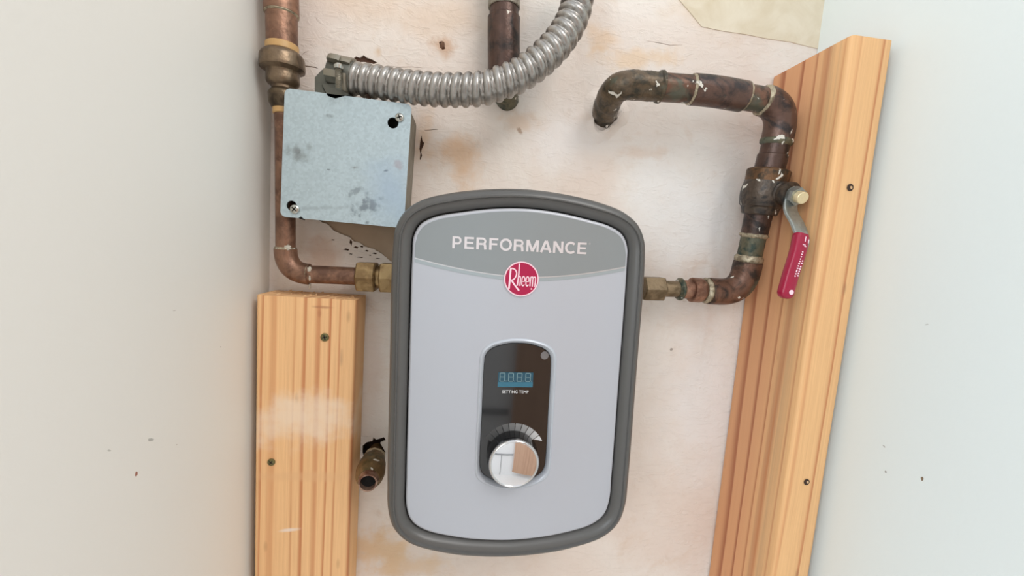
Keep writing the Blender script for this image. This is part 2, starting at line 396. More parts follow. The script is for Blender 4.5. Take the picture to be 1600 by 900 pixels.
def ZW(poly): return [hw(*p) for p in poly]
torn = ZW([(490, 338), (505, 348), (513, 351), (520, 359), (531, 365), (547, 371), (552, 377), (561, 379), (570, 385), (583, 389), (596, 396), (603, 402), (610, 409), (640, 400), (640, 340), (560, 330)])
def ragged(P, amt, n=5):
    out = []
    for a, b in zip(P, P[1:] + P[:1]):
        for k in range(n): t = k / n; out.append((a[0] * (1 - t) + b[0] * t + random.uniform(-amt, amt), a[1] * (1 - t) + b[1] * t + random.uniform(-amt, amt)))
    return out
torn = ragged(torn, 0.0003)
nail = ZW([(686, 66), (690, 64), (695, 67), (694, 72), (696, 76), (692, 78), (688, 75)])
crack_top = ZW([(533, 96), (545, 93), (552, 91), (556, 88), (562, 90), (568, 86), (573, 90), (582, 93), (590, 98), (584, 100), (570, 97), (555, 97)])
crack_side = ZW([(656, 222), (658.5, 211), (660, 220), (663, 223), (661.5, 228), (659, 233), (658, 238), (659.5, 243), (657, 250), (655.5, 249), (656.5, 240), (655, 232)])
stub_hole = ZW([(566, 697), (573, 691), (582, 689), (583, 683), (588, 687), (600, 683), (603, 688), (594, 692), (602, 706), (600, 722), (572, 722), (566, 708)])
pipe_hole = ZW([(930, 165), (950, 150), (962, 165), (965, 180), (950, 196), (938, 188)])
old_hole = ZW([(775, 140), (795, 138), (806, 148), (803, 160), (790, 166), (778, 160)])
bits = [ZW([(x - a, y), (x - a * .3, y - b), (x + a, y - b * .3), (x + a * .6, y + b)]) for x, y, a, b in
        ((548, 379, 2.4, 5), (541, 390, 5, 2), (556, 386.5, 4, 2), (565, 385.5, 3, 1.6), (573, 392, 3, 1.6), (585, 396, 4, 1.5), (562, 402, 6, 1.1), (520, 375, 3, 1), (548, 397, 3, 1), (590, 404, 4, 1), (578, 399, 2, 1))]
def crack(pts, wid):
    up, dn = [], []
    for i, (x, y) in enumerate(pts):
        h = wid * (0.25 if i in (0, len(pts) - 1) else random.uniform(0.6, 1.2)); up.append((x, y - h)); dn.append((x, y + h))
    return ZW(up + dn[::-1])
cracks = [crack([(470, 102), (480, 103.5), (492, 105), (497, 107)], 0.9), crack([(663, 203.5), (672, 203), (682, 202), (684, 203)], 0.6),
          crack([(566, 682), (574, 682.5), (580, 681.5)], 0.5), crack([(605, 103), (625, 105), (645, 104.5), (662, 106)], 0.45),
          crack([(1010, 64), (1030, 67), (1048, 71), (1066, 70)], 0.5), crack([(1049, 545), (1050, 548), (1049, 551)], 0.5),
          crack([(958, 183), (966, 188), (975, 186)], 0.5), crack([(1060, 290), (1075, 294)], 0.35), crack([(470, 88), (476, 82), (482, 80)], 0.4)]
bm = bmesh.new()
outer = [(XL - 0.02, 0.55), (XL - 0.02, -1.6), (XR + 0.02, -1.6), (XR + 0.02, 0.55)]
plate(bm, outer, [torn, nail, crack_top, crack_side, stub_hole, pipe_hole, old_hole] + bits + cracks, lambda x, y, d: Vector((x, -d, y)), -0.0022, 0.0)
wb = obj('wall_back', bm, M['plaster'], kind='structure', label='stained cream plaster back wall with cracks and torn paper', angle=30)
bm = bmesh.new(); box(bm, (XL - 0.02, 0.0023, -1.6), (XR + 0.02, 0.006, 0.55))
# the board behind: holes for the two real cavities
bm.free(); bm = bmesh.new()
cav = ZW([(566, 690), (604, 684), (606, 724), (564, 724)]); cav2 = ZW([(650, 208), (666, 208), (666, 254), (650, 254)]); cav3 = ZW([(528, 86), (604, 86), (604, 136), (528, 136)])
cav4 = ZW([(926, 146), (970, 146), (970, 200), (926, 200)]); cav5 = ZW([(684, 62), (698, 62), (698, 80), (684, 80)]); cav6 = ZW([(770, 134), (810, 134), (810, 168), (770, 168)])
plate(bm, outer, [cav, cav4, cav5, cav6], lambda x, y, d: Vector((x, -d, y)), -0.006, -0.0023)
obj('backing_board', bm, M['board'], wb, label='brown backing board bared by torn plaster')
bm = bmesh.new()
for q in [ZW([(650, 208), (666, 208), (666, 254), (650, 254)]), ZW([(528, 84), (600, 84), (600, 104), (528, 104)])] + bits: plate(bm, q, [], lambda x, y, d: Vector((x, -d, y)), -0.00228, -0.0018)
pp_ = obj('crack_shade', bm, plain('crack_shade', (96, 66, 50), 0.9, 0, 0.3, 500), wb); pp_['kind'] = 'stuff'  # dark brown plates painting the shade inside cracks and small holes
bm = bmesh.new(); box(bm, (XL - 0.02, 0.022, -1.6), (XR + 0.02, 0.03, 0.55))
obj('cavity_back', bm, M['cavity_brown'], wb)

bm = bmesh.new(); r = bmesh.ops.create_icosphere(bm, subdivisions=2, radius=0.0028); c = at(691, 71, -0.001)
for v in bm.verts: v.co = Vector((v.co.x, v.co.y * 0.8, v.co.z * 1.3)) * random.uniform(.8, 1.15) + c
obj('crumbling_plug', bm, plain('rusty_plug', (142, 104, 80), 0.9, 0, 0.4, 700), wb)

# beige repair skim at the upper right, a thin layer proud of the plaster
n = NT('beige_skim'); col = n.mix(n.map(n.noise(26, 5, 0.6, dist=0.6), 0.4, 0.7), lin((226, 214, 192)), lin((212, 196, 168)))
n.bump(n.noise(120, 4), 0.0006, 0.6); M['plaster_patch'] = n.fin(col, 0.75)
bm = bmesh.new()
pp = ZW([(1052, -10), (1078, 20), (1096, 42), (1130, 49), (1165, 54), (1200, 61), (1235, 66), (1262, 73), (1281, 77)]) ; pp[-1] = (XR + 0.004, pp[-1][1]); pp += [(XR + 0.004, 0.5), (pp[0][0], 0.5)]
plate(bm, pp, [], lambda x, y, d: Vector((x, -d, y)), 0.0, 0.0007)
obj('skim_coat', bm, M['plaster_patch'], wb, label='beige patch of skim coat at the upper right')

def wy(px, py, X):
    """point of a side wall at X seen at the pixel"""
    d = ROT.transposed() @ Vector(((px - 800) / F, (py - 450) / F, 1.0)); return CAM + d * ((X - CAM.x) / d.x)
def mk(px, py, X, ry, rz, c_, amt, rot=0):
    v = wy(px, py, X); return (v.y, v.z, ry / 1000, rz / 1000, c_, amt, rot)
wlm = painted('warm_lit_white', (232, 230, 223), [mk(213, 740, XL, 1.0, 1.7, (150, 92, 74), 1), mk(236, 687, XL, 2.6, 1.0, (158, 158, 152), 0.8, 0.5), mk(171, 704, XL, 1.3, 0.5, (170, 168, 160), 0.7, 0.5), mk(345, 542, XL, 0.5, 0.6, (110, 80, 66), 0.8), mk(276, 695, XL, 0.5, 0.4, (140, 120, 100), 0.7), mk(273, 485, XL, 1.6, 0.3, (176, 166, 158), 0.6)], 1)  # white paint tinted warm for the light bounced onto this wall
wrm = painted('cool_lit_white', (232, 240, 239), [mk(1441, 748, XR, 1.0, 1.7, (132, 112, 90), 1), mk(1381, 697, XR, 1.5, 0.8, (170, 170, 166), 0.8, -0.5), mk(1384, 737, XR, 0.8, 0.8, (120, 116, 110), 0.9, -0.6), mk(1448, 507, XR, 1.4, 0.5, (186, 190, 188), 0.6, 0.4)], 0)  # white paint tinted cool for the daylight falling on this wall
bm = bmesh.new(); box(bm, (XL - 0.02, -0.40, -1.6), (XL, -0.0005, 0.55)); obj('wall_left', bm, wlm, kind='structure', label='white painted side wall on the left, tinted for warm bounce light', smooth=False)
bm = bmesh.new(); box(bm, (XR, -0.40, -1.6), (XR + 0.02, -0.0005, 0.55)); obj('wall_right', bm, wrm, kind='structure', label='white painted side wall on the right, tinted for cool daylight', smooth=False)

# the room behind the photographer, seen only mirrored in the chrome knob and the black window
rw = plain('white_room_paint', (242, 242, 240), 0.6)
bm = bmesh.new(); box(bm, (-1.6, -2.1, -1.6), (2.2, -2.05, 1.7)); obj('wall_rear', bm, rw, kind='structure', label='white room wall behind the photographer', smooth=False)
bm = bmesh.new(); box(bm, (0, -0.02, -1.46), (1.0, 0.02, 0.9)); bmesh.ops.rotate(bm, verts=bm.verts, cent=(0, 0, 0), matrix=Matrix.Rotation(0.6, 3, 'Z')); bmesh.ops.translate(bm, verts=bm.verts, vec=(0.325, -2.0, 0))
obj('door_1', bm, wood('door_veneer', (196, 158, 130), (168, 126, 100), (0.6, -1.2), 26, 2.0), kind='structure', label='wooden door behind the photographer', smooth=False)
bm = bmesh.new(); box(bm, (0.02, -2.06, -1.6), (0.03, -2.045, -0.95)); obj('trim_2', bm, plain('grey_joint', (120, 122, 122), 0.5), kind='structure', label='vertical joint on the rear wall', smooth=False)
bm = bmesh.new(); box(bm, (-1.6, -2.06, -0.98), (0.3, -2.03, -0.95)); obj('trim_1', bm, plain('grey_trim', (150, 152, 152), 0.5), kind='structure', label='grey rail on the rear wall', smooth=False)
bm = bmesh.new(); box(bm, (-1.6, -2.05, -1.62), (2.2, 0.05, -1.6)); obj('floor', bm, plain('pale_floor', (236, 234, 230), 0.5), kind='structure', label='pale floor below the closet', smooth=False)

# ------------------------------------------------------------------ lumber
def lumber(x0, x1, y, z0, z1, bev, m, origin, holes=()):
    bm = bmesh.new(); box(bm, (x0, -y, z0), (x1, -0.0008, z1))
    ed = [e for e in bm.edges if abs(e.verts[0].co.z - e.verts[1].co.z) > 0.1]
    bmesh.ops.bevel(bm, geom=ed, offset=bev, segments=4, profile=0.5, affect='EDGES'); return bm
v1, v2 = at(400, 461, .038), at(557, 469, .038)
sm = lambda px, py, p, rx, rz, rgb, amt, rot=0, wob=0.4, soft=0.2, ws=40: (at(px, py, p).x, at(px, py, p).z, rx / 1000, rz / 1000, rgb, amt, rot, wob, soft, ws)
M['wood_left'] = wood('left_pine', (242, 196, 142), (184, 102, 54), (-0.240, 0.030), 100, 1.3,
    [sm(470, 655, .038, 70, 34, (240, 220, 196), 0.75), sm(470, 745, .038, 80, 7, (226, 180, 132), 0.45, 0, .2), sm(452, 828, .038, 12, 2.6, (240, 226, 214), 0.8, 0.1),
     sm(533, 560, .038, 3, 14, (176, 140, 108), 0.5), sm(505, 480, .038, 10, 1.6, (170, 112, 78), 0.6), sm(499, 490, .038, 2, 5, (176, 116, 80), 0.5)], 0.75, 1.0)
# world coordinates are used by the wood, so the boards keep their origin at the room's origin
left = empty('lumber_board', (0, 0, 0), 'short pale pine board screwed flat to the wall at lower left, below the copper elbow', 'lumber')
obj('board', lumber(v1.x, v2.x, .038, -0.62, (v1.z + v2.z) / 2, 0.003, M['wood_left'], None), M['wood_left'], left)
bm = bmesh.new()
zt = (v1.z + v2.z) / 2
nn = NT('sawn_end_grain'); M['endgrain'] = nn.fin(nn.mix(nn.map(nn.noise(300, 5), .35, .7), lin((206, 160, 112)), lin((232, 198, 156))), 0.8); nn.bump(nn.noise(500, 4), 0.0008, 0.8)
for i in range(46):      # ragged saw fibres along the cut end
    x = random.uniform(v1.x + 0.003, v2.x - 0.003); y = -random.uniform(0.002, 0.035); s_ = random.uniform(0.0006, 0.0016)
    vs4 = [bm.verts.new((x - s_ * 2, y, zt - 0.0005)), bm.verts.new((x + s_ * 2, y - s_, zt - 0.0005)), bm.verts.new((x, y + s_, zt - 0.0005)), bm.verts.new((x + s_, y, zt + s_))]
    for t in ((0, 1, 2), (0, 1, 3), (1, 2, 3), (2, 0, 3)): bm.faces.new([vs4[k] for k in t])
fz = obj('saw_fibre', bm, M['endgrain'], left, smooth=False); fz['kind'] = 'stuff'

def screw_head(name, c, r, parent, mat, cross=True, ang=0.3, h=0.0012):
    bm = bmesh.new(); lathe(bm, c + Vector((0, 0.0012, 0)), (0, -1, 0), [(0, r * 0.9), (0.0012, r), (0.0012 + h * 0.5, r * 0.96), (0.0012 + h * 0.85, r * 0.75), (0.0012 + h, r * 0.4)], 24)
    o = obj(name, bm, mat, parent)
    bm = bmesh.new()
    for a in (ang, ang + math.pi / 2):
        dx, dz = math.cos(a), math.sin(a)
        q = [bm.verts.new(c + Vector((dx * s * r * 0.62 - dz * t * r * 0.14, -h - 0.0001, dz * s * r * 0.62 + dx * t * r * 0.14))) for s, t in ((-1, -1), (1, -1), (1, 1), (-1, 1))]
        f = bm.faces.new(q); g = bmesh.ops.extrude_face_region(bm, geom=[f]); bmesh.ops.translate(bm, verts=[v for v in g['geom'] if isinstance(v, bmesh.types.BMVert)], vec=(0, 0.0008, 0))
    obj('cross_slot', bm, M['recess'], o if parent.parent is None else parent)
    return o
screw_head('screw', at(507.5, 527, .0382), 0.0037, left, M['wood_screw'])
screw_head('screw', at(424, 722, .0382), 0.0034, left, M['wood_screw'], ang=0.9)

a1, a2 = at(1326, 56, .089), at(1389, 63, .089)
M['wood_right'] = wood('right_pine', (238, 188, 132), (192, 112, 66), (0.245, 0.03), 90, 5.1,
    [], 0.8, 0.9, heart=(-0.066, -0.030))
nt = M['wood_right'].node_tree
right = empty('lumber_board', (0, 0, 0), 'tall reddish pine board on edge against the right wall, behind the ball valve', 'lumber')
zr = 0.1905
obj('board', lumber(0.3005, 0.3385, .089, -0.66, zr, 0.0032, None, None), M['wood_right'], right)
for px, py, r in ((1328, 293, 0.0027), (1260, 753, 0.0025)):
    c = at(px, py, .0892)
    bm = bmesh.new(); lathe(bm, c, (0, 1, 0), [(-0.0004, r * 1.15), (0.0, r), (0.0006, r * 0.9)], 16); o = obj('screw_hole', bm, M['cavity_brown'], right)
    bm = bmesh.new(); lathe(bm, c + Vector((0.0008, -0.0003, 0)), (0.3, -1, 0.2), [(0, r * 0.5), (0.0005, r * 0.42)], 10); obj('splinter', bm, M['endgrain'], right)

# ------------------------------------------------------------------ pipes
class Run:
    """a pipe run: a rounded centre line; pieces are cut from it by the pixel where they begin and end"""
    def __init__(s, pts, rad, step=0.0012):
        s.P = resample(fillet([at(*p) for p in pts], rad, 12), step); s.px = [pix(p) for p in s.P]
    def idx(s, x, y): return min(range(len(s.P)), key=lambda i: (s.px[i][0] - x) ** 2 + (s.px[i][1] - y) ** 2)
    def piece(s, name, a, b, r, m, parent, ends=0.0006, wob=0.0, seg=30, label=None, hexa=False):
        i, j = sorted((s.idx(*a), s.idx(*b))); P = s.P[i:j + 1]
        if len(P) < 3: P = resample([s.P[i], s.P[j]], max(1e-5, (s.P[j] - s.P[i]).length / 3))
        n = len(P)
        if callable(r): R = [r(k / (n - 1)) for k in range(n)]
        else:
            R = [r] * n
        e = ends
        P = [P[0]] + P + [P[-1]]; R = [max(1e-4, R[0] - e)] + R + [max(1e-4, R[-1] - e)]
        P[0] = P[1] - (P[2] - P[1]).normalized() * e; P[-1] = P[-2] + (P[-2] - P[-3]).normalized() * e
        bm = bmesh.new()
        if name == 'solder_joint': wob = 0.035
        sh = None
        if hexa:
            def sh(a_):
                q = (a_ % (math.pi / 3)) - math.pi / 6; k = 0.90 / math.cos(q); return math.cos(a_) * k, math.sin(a_) * k
        sweep(bm, P, R, seg, wob=wob, shape=sh); return obj(name, bm, m, parent, label=label, angle=30 if not hexa else 22)
def bead(r, a): return lambda t: r + a * math.sin(math.pi * min(1, max(0, t))) ** 0.7

# left run, from the top of the frame down to the heater inlet
pl = 0.026
run = Run([(437, -80, pl), (440, 20, pl), (441.5, 110, pl), (445.5, 200, pl), (446.5, 427, pl), (640, 435, pl)], [.5, .5, .5, 0.021], 0.0012)
lp = empty('copper_supply_pipe', at(446, 430, pl), 'brown copper pipe with bronze reducer down the left wall to the heater', 'pipe')
run.piece('sleeve', (437, -70), (440.5, 22), 0.0134, M['copper_brown'], lp)
run.piece('upper_pipe', (438, 18), (441, 84), 0.0121, M['copper_brown'], lp)
run.piece('sleeve_solder', (440, 22), (440, 23.6), bead(0.0126, 0.0007), M['solder'], lp)
run.piece('yellow_ring', (441, 72), (441, 81), 0.0128, M['yellow_ring'], lp, label='yellow plastic release ring, upper')
def steps(tab):
    def f(t):
        for (a, ra), (b, rb) in zip(tab, tab[1:]):
            if a <= t <= b: return ra + (rb - ra) * (t - a) / max(1e-6, b - a)
        return tab[-1][1]
    return f
run.piece('reducing_coupling', (441, 83), (444, 147), steps([(0, .0142), (.05, .0162), (.12, .0172), (.36, .0176), (.42, .0172), (.46, .0136), (.50, .0128), (.72, .0130), (.78, .0120), (.84, .0092), (1, .0090)]), M['bronze'], lp)
run.piece('lower_collar', (444, 142), (445, 170), steps([(0, .0098), (.12, .0112), (.2, .0119), (.7, .0118), (.85, .0108), (1, .0098)]), M['bronze_dark'], lp)
run.piece('yellow_ring', (445, 169), (445, 178), 0.0090, M['yellow_ring'], lp, label='yellow plastic release ring, lower')
run.piece('lower_pipe', (445, 174), (446.5, 395), 0.0080, M['copper_brown'], lp)
run.piece('solder_joint', (446.5, 386), (446.5, 391), bead(0.0089, 0.0006), M['solder'], lp)
def drip(name, p, r, st_, mat, parent):
    bm = bmesh.new(); bmesh.ops.create_icosphere(bm, subdivisions=3, radius=1)
    for v in bm.verts: q = 1 + 0.18 * math.sin(v.co.x * 5 + v.co.z * 7) + 0.12 * math.sin(v.co.y * 9); v.co = Vector((v.co.x * r * st_[0] * q, v.co.y * r * st_[1], v.co.z * r * st_[2] * q)) + p
    return obj(name, bm, mat, parent)
M['drip'] = plain('bright_solder', (214, 206, 190), 0.3, 0.5, 0.2, 900)
for px_, py_, p_, r_, s_ in ((449, 387, .0335, .0022, (1.3, .5, 1)), (444, 389, .0340, .0012, (1.4, .5, .8)), (483, 422, .0325, .0020, (1, .5, 1.4)), (484, 434, .0335, .0013, (.7, .5, 2.2)), (484, 447, .026, .0012, (.8, .8, 2.4))):
    drip('solder_drip', at(px_, py_, p_), r_, s_, M['drip'], lp)
run.piece('elbow', (446.5, 390), (483, 429), 0.0094, M['copper_brown'], lp)
run.piece('solder_joint', (480, 429), (484, 429), bead(0.0088, 0.0007), M['solder'], lp)
run.piece('branch_pipe', (481, 429), (566, 432), 0.0080, M['copper_brown'], lp)
run.piece('hex_nut', (562, 432), (587, 433), 0.0142, M['brass'], lp, ends=0.0012, hexa=True, seg=36)
i0 = run.idx(587, 433); i1 = run.idx(598, 433)
run.piece('threaded_neck', (586, 433), (599, 434), lambda t: 0.0098 + 0.0006 * math.sin(t * 40), M['brass'], lp)
run.piece('adapter_nut', (597, 433), (622, 434), 0.0142, M['brass'], lp, ends=0.0012, hexa=True, seg=36)

# right run: out of the wall, over, down through the valve and into the heater
pr = [(944, 182, -0.004), (946, 170, 0.012), (962, 131, 0.046), (1112, 142, 0.050), (1228, 163, 0.048), (1193, 300, 0.040), (1158, 458, 0.028), (1070, 452, 0.028), (990, 450, 0.028)]
run2 = Run(pr, [0.02, 0.028, 0.3, 0.026, 0.5, 0.024, 0.5], 0.0012)
hp = empty('copper_outlet_pipe', at(1225, 166, 0.03), 'corroded copper pipe looping from the wall hole over and down to the heater', 'pipe')
run2.piece('wall_elbow', (944, 180), (1032, 136), lambda t: 0.0122 + (0.0012 if t > .96 else 0) , M['copper_green'], hp, wob=0.03, label='green corroded elbow at the wall')
run2.piece('pipe_section', (1030, 136), (1085, 141), 0.0118, M['copper_old'], hp)
run2.piece('solder_joint', (1078, 140), (1083, 141), bead(0.0122, 0.001), M['solder'], hp)
run2.piece('coupling', (1083, 141), (1160, 150), 0.0132, M['copper_red'], hp, label='dark reddish coupling')
run2.piece('solder_joint', (1158, 150), (1164, 151), bead(0.0118, 0.0012), M['solder'], hp)
run2.piece('pipe_section', (1155, 150), (1196, 156), 0.0112, M['copper_old'], hp)
run2.piece('solder_joint', (1190, 155), (1196, 156), bead(0.0122, 0.0012), M['solder'], hp)
run2.piece('corner_elbow', (1195, 156), (1216, 218), 0.0134, M['copper_red'], hp)
run2.piece('solder_joint', (1215, 216), (1214, 226), bead(0.0126, 0.0012), M['verdigris'], hp)
run2.piece('pipe_stub', (1214, 222), (1208, 248), 0.0120, M['black_copper'], hp)
run2.piece('joint_collar', (1208, 242), (1200, 272), 0.0130, M['black_copper'], hp)
run2.piece('lower_sleeve', (1185, 328), (1173, 366), lambda t: 0.0124 - 0.0006 * t, M['black_copper'], hp)
run2.piece('solder_joint', (1174, 363), (1172, 370), bead(0.0118, 0.0012), M['solder'], hp)
run2.piece('pipe_section', (1172, 368), (1163, 408), 0.0112, M['verdigris'], hp, label='bluish green pipe section')
run2.piece('solder_joint', (1165, 398), (1162, 409), bead(0.0114, 0.0016), M['solder'], hp)
run2.piece('lower_elbow', (1162, 408), (1106, 454), 0.0133, M['copper_old'], hp)
run2.piece('solder_joint', (1100, 454), (1106, 454), bead(0.0118, 0.0012), M['solder'], hp)
run2.piece('reducer', (1104, 454), (1080, 453), lambda t: 0.0088 + 0.0034 * min(1, max(0, (t - .1) / .3)), M['copper_new'], hp)
run2.piece('pipe_section', (1084, 453), (1062, 452), 0.0092, M['copper_new'], hp)
run2.piece('solder_joint', (1066, 452), (1059, 452), bead(0.0092, 0.0022), M['verdigris'], hp)
run2.piece('pipe_section', (1062, 452), (1030, 451), 0.0080, M['brass_dull'], hp)
run2.piece('hex_nut', (1033, 451), (1005, 450), 0.0122, M['brass_dull'], hp, ends=0.0012, hexa=True, seg=36)
# plaster squeezed round the hole
bm = bmesh.new(); c = at(944, 180, 0.0); K = 26
for ring in range(4):
    for k in range(K):
        a = 2 * math.pi * k / K; r = (0.0125, 0.0145, 0.0185, 0.0235)[ring] * (1 + 0.16 * math.sin(3 * a + 1) + random.uniform(-.07, .07))
        bm.verts.new(c + Vector((r * math.cos(a), -(0.0035, 0.0045, 0.0016, -0.0006)[ring] * random.uniform(.7, 1.2), r * 1.15 * math.sin(a))))
bm.verts.ensure_lookup_table()
for ring in range(3):
    for k in range(K): bm.faces.new((bm.verts[ring * K + k], bm.verts[ring * K + (k + 1) % K], bm.verts[(ring + 1) * K + (k + 1) % K], bm.verts[(ring + 1) * K + k]))
obj('plaster_collar', bm, M['plaster'], wb, label='rough plaster squeezed round the pipe hole')

M['crust'] = plain('white_crust', (226, 214, 204), 0.8, 0, 0.1, 400)
for px_, py_, p_, r_, s_ in ((958, 180, .004, .0040, (1.3, .8, .7)), (968, 174, .003, .0030, (1.5, .6, .9)), (948, 192, .003, .0035, (.8, .7, 1.2)), (934, 176, .003, .0030, (.7, .7, 1.6)), (954, 168, .012, .0026, (1.3, .7, .7))):
    drip('plaster_lump', at(px_, py_, p_), r_, s_, M['crust'], wb)
# ball valve
vb = empty('ball_valve', at(1193, 300, 0.04), 'blackened ball valve with a crimson lever handle hanging down before the right board', 'valve')
run2.piece('upper_collar', (1203, 268), (1199, 286), lambda t: 0.0188 - 0.0006 * t, M['valve_rust'], vb, ends=0.0014)
run2.piece('valve_body', (1200, 284), (1189, 321), lambda t: 0.0182 + 0.0016 * math.sin(t * math.pi), M['valve_metal'], vb, ends=0.0014)
run2.piece('lower_collar', (1191, 315), (1186, 333), lambda t: 0.0178 - 0.0022 * t, M['valve_metal'], vb, ends=0.0012)
ax0, ax1, ax2 = at(1206, 301, .046), at(1237, 304, .066), at(1256, 310, .080)
axd = (ax2 - ax1).normalized()
bm = bmesh.new(); L1 = (ax1 - ax0).length; lathe(bm, ax0, ax1 - ax0, [(0, 0.0115), (L1 * .55, 0.0112), (L1 * .6, 0.0098), (L1 * .8, 0.0098), (L1 * .84, 0.0112), (L1, 0.0108)], 32); obj('stem_housing', bm, M['valve_metal'], vb)
bm = bmesh.new()
LP = [ax1 + Vector((0.001, 0.0, 0.007)), ax1 + axd * 0.001, at(1235, 328, .069), at(1246, 350, .078), at(1253, 372, .085), at(1249, 390, .087)]
LPs = resample(smooth_path(LP, 8), 0.001)
def rect(a):
    c_, s_ = math.cos(a), math.sin(a); e = 0.32; return (abs(c_) ** e * (1 if c_ > 0 else -1), abs(s_) ** e * (1 if s_ > 0 else -1))
sweep(bm, LPs, 1.0, 24, up=Vector((0, -1, 0)), ell=(0.0014, 0.0066), shape=rect)
lever = obj('lever', bm, M['plate_steel'], vb)
bm = bmesh.new()
GP = resample(smooth_path([at(1252, 366, .0855), at(1246, 395, .088), at(1235, 430, .089), at(1225, 466, .090)], 8), 0.001)
n_g = len(GP)
rr = [1.0 if i > 1 else 0.9 for i in range(n_g)]
for k in range(6):
    rr[n_g - 1 - k] = math.sqrt(max(0.02, 1 - ((5 - k) / 5.6) ** 2))
sweep(bm, GP, rr, 28, up=Vector((0, -1, 0)), ell=(0.0044, 0.0062), shape=lambda a: (abs(math.cos(a)) ** .6 * (1 if math.cos(a) > 0 else -1), abs(math.sin(a)) ** .6 * (1 if math.sin(a) > 0 else -1)))
obj('grip', bm, M['red_grip'], lever, label='crimson vinyl lever grip with pale print')
# print on the grip: small illegible marks laid along its front
gf = frames(GP, Vector((0, -1, 0)))
bm = bmesh.new()
def gmark(t, side, lt, wd):
    i = max(1, min(n_g - 2, int(t * (n_g - 1)))); p = GP[i]; tt, uu, vv = gf[i]
    c = p + uu * (0.00445 - abs(side) ** 2 * 22) + vv * side
    q = [bm.verts.new(c + tt * a_ * lt + vv * b_ * wd + uu * 0.0001) for a_, b_ in ((-.5, -.5), (.5, -.5), (.5, .5), (-.5, .5))]; bm.faces.new(q)
sg = 1 if gf[3][2].x > 0 else -1
for t, sd, lt, wd in [(0.10, 0.0008, .0046, .0009), (0.11, .0044, .0034, .0008), (0.19, 0.0005, .0007, .003), (0.205, 0.0018, .0007, .002)]: gmark(t, sd * sg, lt, wd)
for k in range(12): gmark(0.29 + k * 0.034, 0.0006 * sg, .0010, random.uniform(.0011, .0018))
for k in range(7): gmark(0.42 + k * 0.036, 0.0031 * sg, .0011, random.uniform(.0009, .0015))
obj('grip_print', bm, M['logo_pink'], lever)
bm = bmesh.new()
i = int(0.945 * (n_g - 1)) - 2; p = GP[i]; tt, uu, vv = gf[i]
i = int(0.90 * (n_g - 1)); p = GP[i]
cc = p + uu * 0.0046 + vv * (0.0012 * sg)
lathe(bm, cc, uu, [(0, 0.0021), (0.0002, 0.0021)], 16); lathe(bm, cc + uu * 0.0002, uu, [(0, 0.0003), (0.0002, 0.0003)], 8)
obj('round_mark', bm, M['logo_pink'], lever)
bm = bmesh.new()
sweep(bm, [ax1 + axd * 0.0018, ax1 + axd * 0.0085], 0.0078, 36, shape=lambda a: (math.cos(a) * 0.9 / math.cos((a % (math.pi / 3)) - math.pi / 6), math.sin(a) * 0.9 / math.cos((a % (math.pi / 3)) - math.pi / 6)))
obj('lever_nut', bm, M['plate_steel'], vb, angle=22)
bm = bmesh.new(); lathe(bm, ax1 + axd * 0.0085, axd, [(0, 0.0053), (0.005, 0.0053), (0.0055, 0.0049)], 28); obj('stem_end', bm, M['brass_end'], vb, label='bright brass stem end')

# old vertical pipe at the top, going into the wall
run3 = Run([(789, -90, 0.020), (787, 60, 0.019), (788, 138, 0.016), (793, 158, -0.004)], [0.5, 0.02], 0.0012)
op = empty('old_copper_pipe', at(790, 150, 0), 'dark capped copper pipe at the top, crossing behind the spiral conduit', 'pipe')
run3.piece('upper_pipe', (789, -85), (788, 14), 0.0142, copper('flaking_grey', (150, 144, 130), (96, 90, 80), 0.2, 0.9, 0.45, 0.4), op, label='grey green pipe with paint flakes')
run3.piece('neck', (788, 10), (787, 30), 0.0130, M['black_copper'], op)
run3.piece('coupling', (787, 29), (787, 118), 0.0146, M['black_copper'], op, ends=0.001)
run3.piece('lower_pipe', (787, 112), (793, 156), 0.0112, M['verdigris'], op)

# capped-off stub at the lower left of the heater
c0 = at(588, 702, -0.006); c1 = at(574.5, 755, 0.056)
st = empty('pipe_stub', at(588, 702, 0.0), 'short corroded open-ended pipe stub poking from a hole beside the left board', 'pipe')
ln = (c1 - c0).length; d = c1 - c0
bm = bmesh.new()
lathe(bm, c0, d, [(0, 0.0065), (ln * .28, 0.0078), (ln * .34, 0.0105), (ln * .42, 0.0112), (ln * .5, 0.0124), (ln * .70, 0.0132), (ln * .82, 0.0122), (ln * .9, 0.0096)], 32); obj('fitting', bm, M['verdigris'] if 0 else copper('corroded_bronze', (132, 104, 70), (92, 80, 50), 0.5, 0.25, 0.5, 0.5), st)
bm = bmesh.new(); lathe(bm, c0, d, [(ln * .86, 0.0092), (ln * .97, 0.0084), (ln, 0.0080), (ln, 0.0068), (ln * .9, 0.0066), (ln * .6, 0.0064)], 32, ncap=False); obj('open_mouth', bm, [copper('stub_copper', (168, 138, 120), (110, 72, 56), 0.1, 0, 0.4, 0.6)], st)
bm = bmesh.new(); lathe(bm, c0, d, [(ln * .905, 0.0067), (ln * .91, 0.0067)], 24); obj('bore', bm, M['dark'], st)
bm = bmesh.new(); lathe(bm, c0, d, [(ln * .24, 0.0085), (ln * .27, 0.0104), (ln * .33, 0.0108), (ln * .36, 0.0098)], 28)
for v in bm.verts: v.co += Vector((random.uniform(-1, 1), random.uniform(-1, 1), random.uniform(-1, 1))) * 0.0005
obj('plaster_crust', bm, plain('plaster_crust', (196, 178, 146), 0.85, 0, .2, 300), st)

